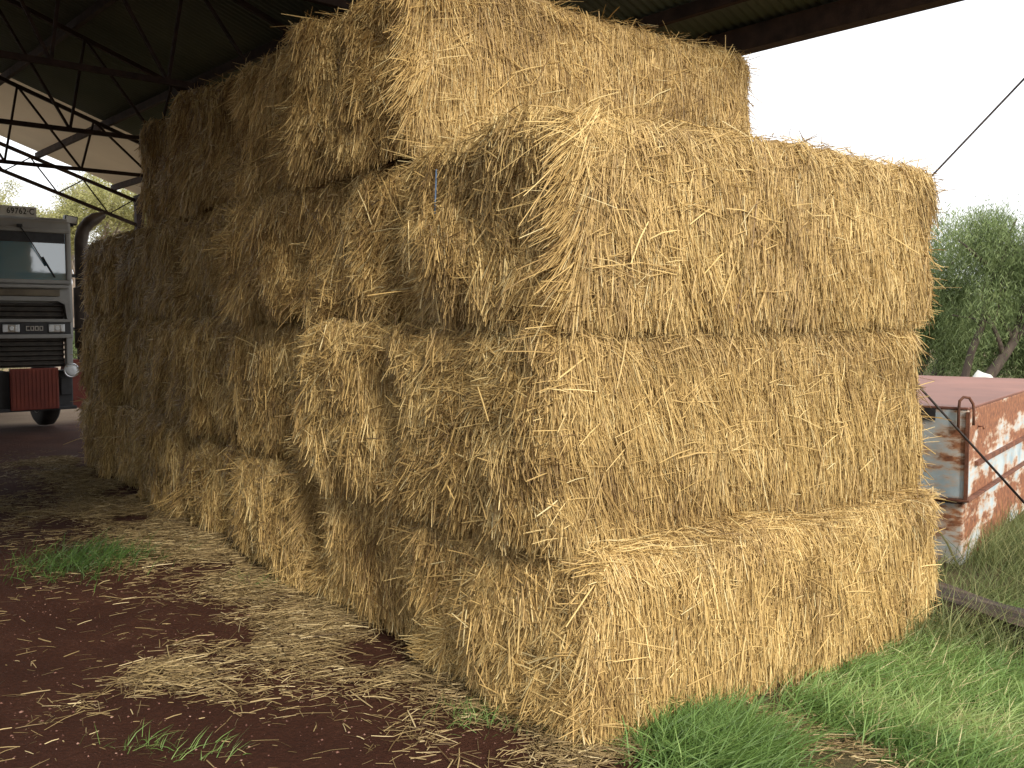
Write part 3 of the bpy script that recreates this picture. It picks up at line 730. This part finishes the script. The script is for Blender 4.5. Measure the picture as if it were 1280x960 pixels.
gp = Waves([0.35, 0.6, 1.0, 1.6, 2.5], np.random.default_rng(17))
def not_in(p, m=0.0):
    u, w = stack_uv(p)
    t = p - K; e1 = t @ np.array([.602, .799]); e2 = t @ np.array([-.799, .602])
    return ~((u > -m) & (u < BL + m) & (w > -m) & (w < 9)) & ~((e1 > 0) & (e1 < TL) & (e2 > 0) & (e2 < TW))
def lush(p):
    u, w = stack_uv(p); z = np.stack([p[:, 0], p[:, 1], p[:, 0] * 0], 1)
    d = 0.62 + 0.45 * gp(z * 1.9)
    d = np.where(u < 0.85 + 0.12 * gp(z * 1.7) + 0.5 * np.exp(-np.maximum(0, -w) / 0.3), 0.0, d)
    gap = blob(p, 985, 925, 0.13, 0.16) + blob(p, 935, 880, 0.07, 0.14) + 0.8 * blob(p, 1060, 955, 0.25, 0.10)
    edge = np.exp(-np.maximum(0, -w) / 0.16) * (u < BL)                    # thinner right against the straw
    return np.clip(d * (1 - np.clip(gap * 1.1, 0, 1)), 0, 1) * (1 - 0.45 * edge) * not_in(p, 0.02)
r = np.random.default_rng(31)
p = pick(lush, (0.3, 4.2, 2.3, 5.2), 52000, r)
z = np.stack([p[:, 0], p[:, 1], p[:, 0] * 0], 1)
blades('grass', 'lush green grass growing along the foot of the sunlit straw front', p, (0.06, 0.18), (0.003, 0.0075), (0.15, 0.9, 0.70), GRASS, np.where(r.uniform(size=len(p)) < 0.06, 1.0, 0.52 + 0.22 * gp(z * 1.8) + r.normal(0, 0.14, len(p))), 1, 0.6)
def clump(p): return np.clip(1.3 * blob(p, 890, 960, 0.17, 0.20), 0, 1) * not_in(p, 0.03)
p = pick(clump, (0.3, 1.6, 2.6, 4.2), 4200, r)
blades('grass', 'dark green grass clump against the bottom bale near its front corner', p, (0.10, 0.25), (0.0035, 0.007), (0.4, 1.1, 0.55), GRASS, 0.33 + r.normal(0, 0.14, len(p)), 2, 0.7)
def longdry(p):
    z = np.stack([p[:, 0], p[:, 1], p[:, 0] * 0], 1)
    return np.clip((0.4 + 0.5 * gp(z)) * (p[:, 1] > 4.4) + 0.9 * blob(p, 1225, 815, 0.22, 0.28), 0, 1) * not_in(p, 0.03)
p = pick(longdry, (1.4, 5.5, 3.8, 7.5), 17000, r)
blades('grass', 'long pale seeding grass around the timber beam and the tank', p, (0.12, 0.36), (0.0025, 0.0055), (0.2, 1.2, 0.42), DRY, 0.36 + r.normal(0, 0.22, len(p)), 3, 0.45)
def field(p): 
    a = p @ np.array([-.656, .755]); c = p @ np.array([.755, .656])
    return np.where((c > 6.2) | (a > 26), 0.8, 0.0) * not_in(p)
p = pick(field, (-22, 26, 6.0, 40), 24000, r)
blades('grass', 'rough grass stretching away beyond the shed and the tank', p, (0.15, 0.40), (0.008, 0.018), (0.2, 1.3, 0.35), DRY, 0.3 + r.normal(0, 0.2, len(p)), 4, 0.45)
def left(p): return np.clip(1.1 * blob(p, 100, 705, 0.30, 0.30), 0, 1)
p = pick(left, (-4, -1.5, 4.8, 8), 1200, r)
blades('grass', 'round patch of short grass on the dim soil at left', p, (0.06, 0.17), (0.003, 0.006), (0.2, 1.4, 0.55), GRASS, 0.04 + r.normal(0, 0.13, len(p)), 5, 0.5)
def sprout(p): return np.clip(0.5 * blob(p, 235, 950, 0.13, 0.05) + 0.5 * blob(p, 170, 945, 0.12, 0.05) + 1.0 * blob(p, 590, 905, 0.10, 0.10) + 0.8 * blob(p, 655, 915, 0.10, 0.10) + 0.8 * blob(p, 340, 735, .2, .1) + 0.5 * blob(p, 740, 950, .12, .06), 0, 1) * not_in(p, 0.02)
p = pick(sprout, (-2, 0.6, 2.8, 6.2), 480, r)
blades('grass', 'sparse green sprouts coming up through the fallen straw', p, (0.04, 0.12), (0.002, 0.0045), (0.2, 1.5, 0.6), GRASS, 0.5 + r.normal(0, 0.14, len(p)), 6, 0.5)

# ------------------------------------------------------------------ trees
def tree(name, label, loc, h, spread, leafmat, bark, seed, nleaf, trunk_r=0.2, base_split=0.3, droop=0.4, leaf=(0.10, 0.022), clump=0.55, lean=0.0, levels=4, gap=0.2, fork=3, drop_to=0.15, tipmin=2, hang=0.05, limbs=()):
    r = random.Random(seed); nr_ = np.random.default_rng(seed)
    root = empty(name, loc); tag(root, label, 'tree', None)
    mb = MB(); tips = []
    def grow(p, d, L, rad, lev):
        n = 5; pts = [p]; rads = [rad]
        for i in range(n):
            d = (d + Vector((r.gauss(0, .16), r.gauss(0, .16), r.gauss(0.03, .10)))).normalized()
            p = p + d * (L / n); pts.append(p); rads.append(rad * (1 - 0.45 * (i + 1) / n))
            if lev >= tipmin: tips.append((p, lev))
        mb.tube(pts, rads, 8 if lev < 2 else 5, cap=True)
        if lev >= levels: return
        for k in range(fork + (1 if lev == 0 else 0)):
            az = r.uniform(0, 6.28); el = r.uniform(0.15, 0.95) if lev < 2 else r.uniform(-0.35, 0.7)
            nd = Vector((math.cos(az) * math.cos(el), math.sin(az) * math.cos(el), math.sin(el)))
            nd = (nd * spread + d * 0.7).normalized()
            q = pts[r.randint(3, n)] if k else pts[-1]
            grow(q, nd, L * r.uniform(0.58, 0.82), rads[-1] * 0.72, lev + 1)
    grow(Vector((0, 0, -0.1)), Vector((lean, 0.05, 1)).normalized(), h * base_split, trunk_r, 0)
    T = np.array([t[0][:] for t in tips])
    gb = MB() if limbs else None
    for pts_, r0, r1 in limbs:                       # the limbs that show, read off the photograph
        k_ = len(pts_)
        gb.tube([Vector(((px - 640) / F * (loc[1] + 0.25) - loc[0], 0.25 + 0.12 * math.sin(px), H + (403 - py) * (loc[1] + 0.25) / F)) for px, py in pts_], [r0 + (r1 - r0) * i / (k_ - 1) for i in range(k_)], 9)
    if limbs: gb.build('limb', bark, root)
    top = T[:, 2].max(); T_scale = h / top
    o = mb.build('trunk', bark, root); o.scale = (T_scale,) * 3
    T = T * T_scale
    keep = nr_.uniform(size=len(T)) > gap; T = T[keep]
    c = T[nr_.integers(0, len(T), nleaf)]
    off = nr_.normal(0, clump, (nleaf, 3)) * np.array([1, 1, 0.75]); off[:, 2] -= nr_.exponential(max(hang, 1e-3), nleaf)
    pos = c + off; ok = pos[:, 2] > drop_to; pos = pos[ok]; n = len(pos)
    th = nr_.uniform(0, 6.28, n); dz = nr_.normal(-0.9 * droop - 0.1, 0.45, n)
    d = norm(np.stack([np.cos(th), np.sin(th), dz], 1))
    L = nr_.uniform(0.6, 1.5, n) * leaf[0]; W = nr_.uniform(0.6, 1.4, n) * leaf[1]
    nn = norm(nr_.normal(size=(n, 3)) + np.array([0, 0, 0.25]))
    v, f = strips(pos, d, L, W, nn, np.stack([np.zeros(n), np.zeros(n), -L * 0.25], 1), taper=(0.35, 1.0, 0.15), ridge=0.15)
    wv = Waves([0.3, 0.5, 0.8, 1.3], nr_)
    tone = np.clip(0.5 + 0.16 * wv(pos) + nr_.normal(0, 0.17, n), 0, 1)
    obj('crown', fast_mesh('crown', v, f, [leafmat], None, np.repeat(tone, 9)), root)
    return root

def at(px, Y): return ((px - 640.0) / F * Y, Y, 0.0)
tree('tree', 'big weeping tree with dark forked trunk behind the rusty tank', at(1215, 20), 4.2, 1.1, LEAF_A, BARK, 7, 36000, 0.12, 0.40, 0.9, (0.085, 0.013), 0.19, 0.75, 4, 0.62, hang=0.34,
     limbs=[([(1196, 520), (1206, 470), (1212, 440), (1224, 405), (1234, 372), (1241, 338)], 0.09, 0.055), ([(1240, 342), (1228, 328), (1212, 318), (1196, 300)], 0.06, 0.02),
            ([(1241, 340), (1250, 322), (1258, 300), (1262, 276)], 0.06, 0.02), ([(1238, 356), (1256, 345), (1274, 342), (1294, 330)], 0.055, 0.02), ([(1256, 345), (1268, 328), (1284, 312)], 0.035, 0.015)])
tree('tree', 'feathery tree half hidden by the straw stack behind the tank at right', at(1130, 22.5), 4.4, 1.1, LEAF_A, BARK, 15, 32000, 0.16, 0.3, 0.9, (0.095, 0.015), 0.22, 0.6, 4, 0.6, hang=0.36)
tree('tree', 'leafy tree at the right edge behind the tank', at(1340, 22), 4.6, 1.1, LEAF_A, BARK, 22, 22000, 0.18, 0.3, 0.9, (0.095, 0.015), 0.22, 0.6, 4, 0.6, hang=0.36)
tree('shrub', 'low bush filling the gap under the weeping trees', at(1165, 25), 2.7, 1.2, LEAF_A, BARK, 31, 24000, 0.08, 0.2, 0.5, (0.10, 0.022), 0.32, 0.2, 3, 0.0, 5, hang=0.5)
tree('shrub', 'dark bush behind the right end of the tank', at(1278, 26), 2.5, 1.2, LEAF_C, BARK, 33, 24000, 0.08, 0.2, 0.5, (0.10, 0.022), 0.32, 0.2, 3, 0.0, 5, hang=0.5)
tree('tree', 'tall open gum tree seen above the truck cab under the far gable', at(75, 30), 6.9, 0.95, LEAF_B, PALE_BARK, 42, 24000, 0.24, 0.40, 0.25, (0.10, 0.024), 0.16, 0.1, 4, 0.8, tipmin=3)
tree('tree', 'gum tree behind the exhaust pipe under the far gable', at(165, 33), 6.5, 0.95, LEAF_B, PALE_BARK, 48, 19000, 0.24, 0.38, 0.25, (0.10, 0.024), 0.19, -0.1, 4, 0.76, tipmin=3)
tree('tree', 'gum tree at the far left beyond the truck', at(-10, 33), 6.9, 0.95, LEAF_B, PALE_BARK, 55, 26000, 0.24, 0.38, 0.25, (0.10, 0.024), 0.19, 0.1, 4, 0.76, tipmin=3)
tree('shrub', 'low bush growing beyond the far end of the shed', at(90, 40), 2.6, 1.2, LEAF_A, BARK, 61, 16000, 0.1, 0.2, 0.5, (0.14, 0.04), 0.45, 0.2, 3, 0.0, 5, hang=0.4)

# low hills on the horizon
hx = np.linspace(-700, 700, 90); rows = []
hw = Waves([0.002, 0.004, 0.007], np.random.default_rng(2))
prof = np.stack([hx, hx * 0, hx * 0], 1); hh = 9 + 4.5 * hw(prof)
v = np.concatenate([np.stack([hx, 560 + 0 * hx, -2 + 0 * hx], 1), np.stack([hx, 640 + 0 * hx, hh], 1), np.stack([hx, 800 + 0 * hx, hh * 1.1], 1), np.stack([hx, 860 + 0 * hx, -2 + 0 * hx], 1)])
m_ = len(hx); f = np.array([(a * m_ + k, a * m_ + k + 1, (a + 1) * m_ + k + 1, (a + 1) * m_ + k) for a in range(3) for k in range(m_ - 1)])
HILL = simple('far_scrub', [(0.3, (0.05, 0.075, 0.05)), (0.7, (0.10, 0.125, 0.09))], 0.05, 0.9, 0, 0)
tag(obj('hills', fast_mesh('hills', v, f, [HILL])), kind='structure')

# ------------------------------------------------------------------ light
SUN_EL = 32.0
sh = np.array([0.41, -0.912])
sh = sh / np.linalg.norm(sh)
sdir = Vector((sh[0] * math.cos(R(SUN_EL)), sh[1] * math.cos(R(SUN_EL)), math.sin(R(SUN_EL))))
sun = bpy.data.lights.new('sun', 'SUN'); sun.energy = 2.8; sun.angle = R(13); sun.color = (1.0, 0.92, 0.80)
so = bpy.data.objects.new('sun', sun); so.rotation_euler = sdir.to_track_quat('Z', 'Y').to_euler(); so.location = (6, -8, 12); link(so)
W = bpy.data.worlds.new('World'); S.world = W; W.use_nodes = True; nt = W.node_tree
bg = nt.nodes['Background']; bg.inputs['Strength'].default_value = 0.1
sky = N(nt, 'ShaderNodeTexSky', sky_type='NISHITA'); sky.sun_disc = False
sky.sun_elevation = R(SUN_EL); sky.sun_rotation = math.atan2(sh[0], sh[1]); sky.dust_density = 2.0
tc = N(nt, 'ShaderNodeTexCoord'); cl = noise(nt, 2.2, 6, 0.55, vec=tc.outputs['Generated'], mapping=(1, 1, 2.2))
cov = ramp(nt, [(0.30, (0.82, 0.82, 0.82)), (0.55, (0.97, 0.97, 0.97))]); nt.links.new(cl.outputs['Fac'], cov.inputs['Fac'])
mx = N(nt, 'ShaderNodeMix', data_type='RGBA'); nt.links.new(cov.outputs['Color'], mx.inputs[0]); nt.links.new(sky.outputs['Color'], mx.inputs[6])
mx.inputs[7].default_value = (9.4, 9.5, 9.7, 1); nt.links.new(mx.outputs[2], bg.inputs['Color'])

# ------------------------------------------------------------------ camera
cam = bpy.data.cameras.new('camera'); cam.sensor_width = 36; cam.lens = 36 * F / 1280; cam.clip_end = 3000; cam.clip_start = 0.05
co = bpy.data.objects.new('camera', cam); co.location = (0, 0, H); co.rotation_euler = (R(90 - 3.67), 0, 0); link(co); S.camera = co
S.view_settings.view_transform = 'Standard'; S.view_settings.look = 'None'; S.view_settings.gamma = 1; S.view_settings.use_curve_mapping = False
S.view_settings.exposure = 0.78
S.cycles.max_bounces = 6; S.cycles.diffuse_bounces = 3; S.cycles.transparent_max_bounces = 8
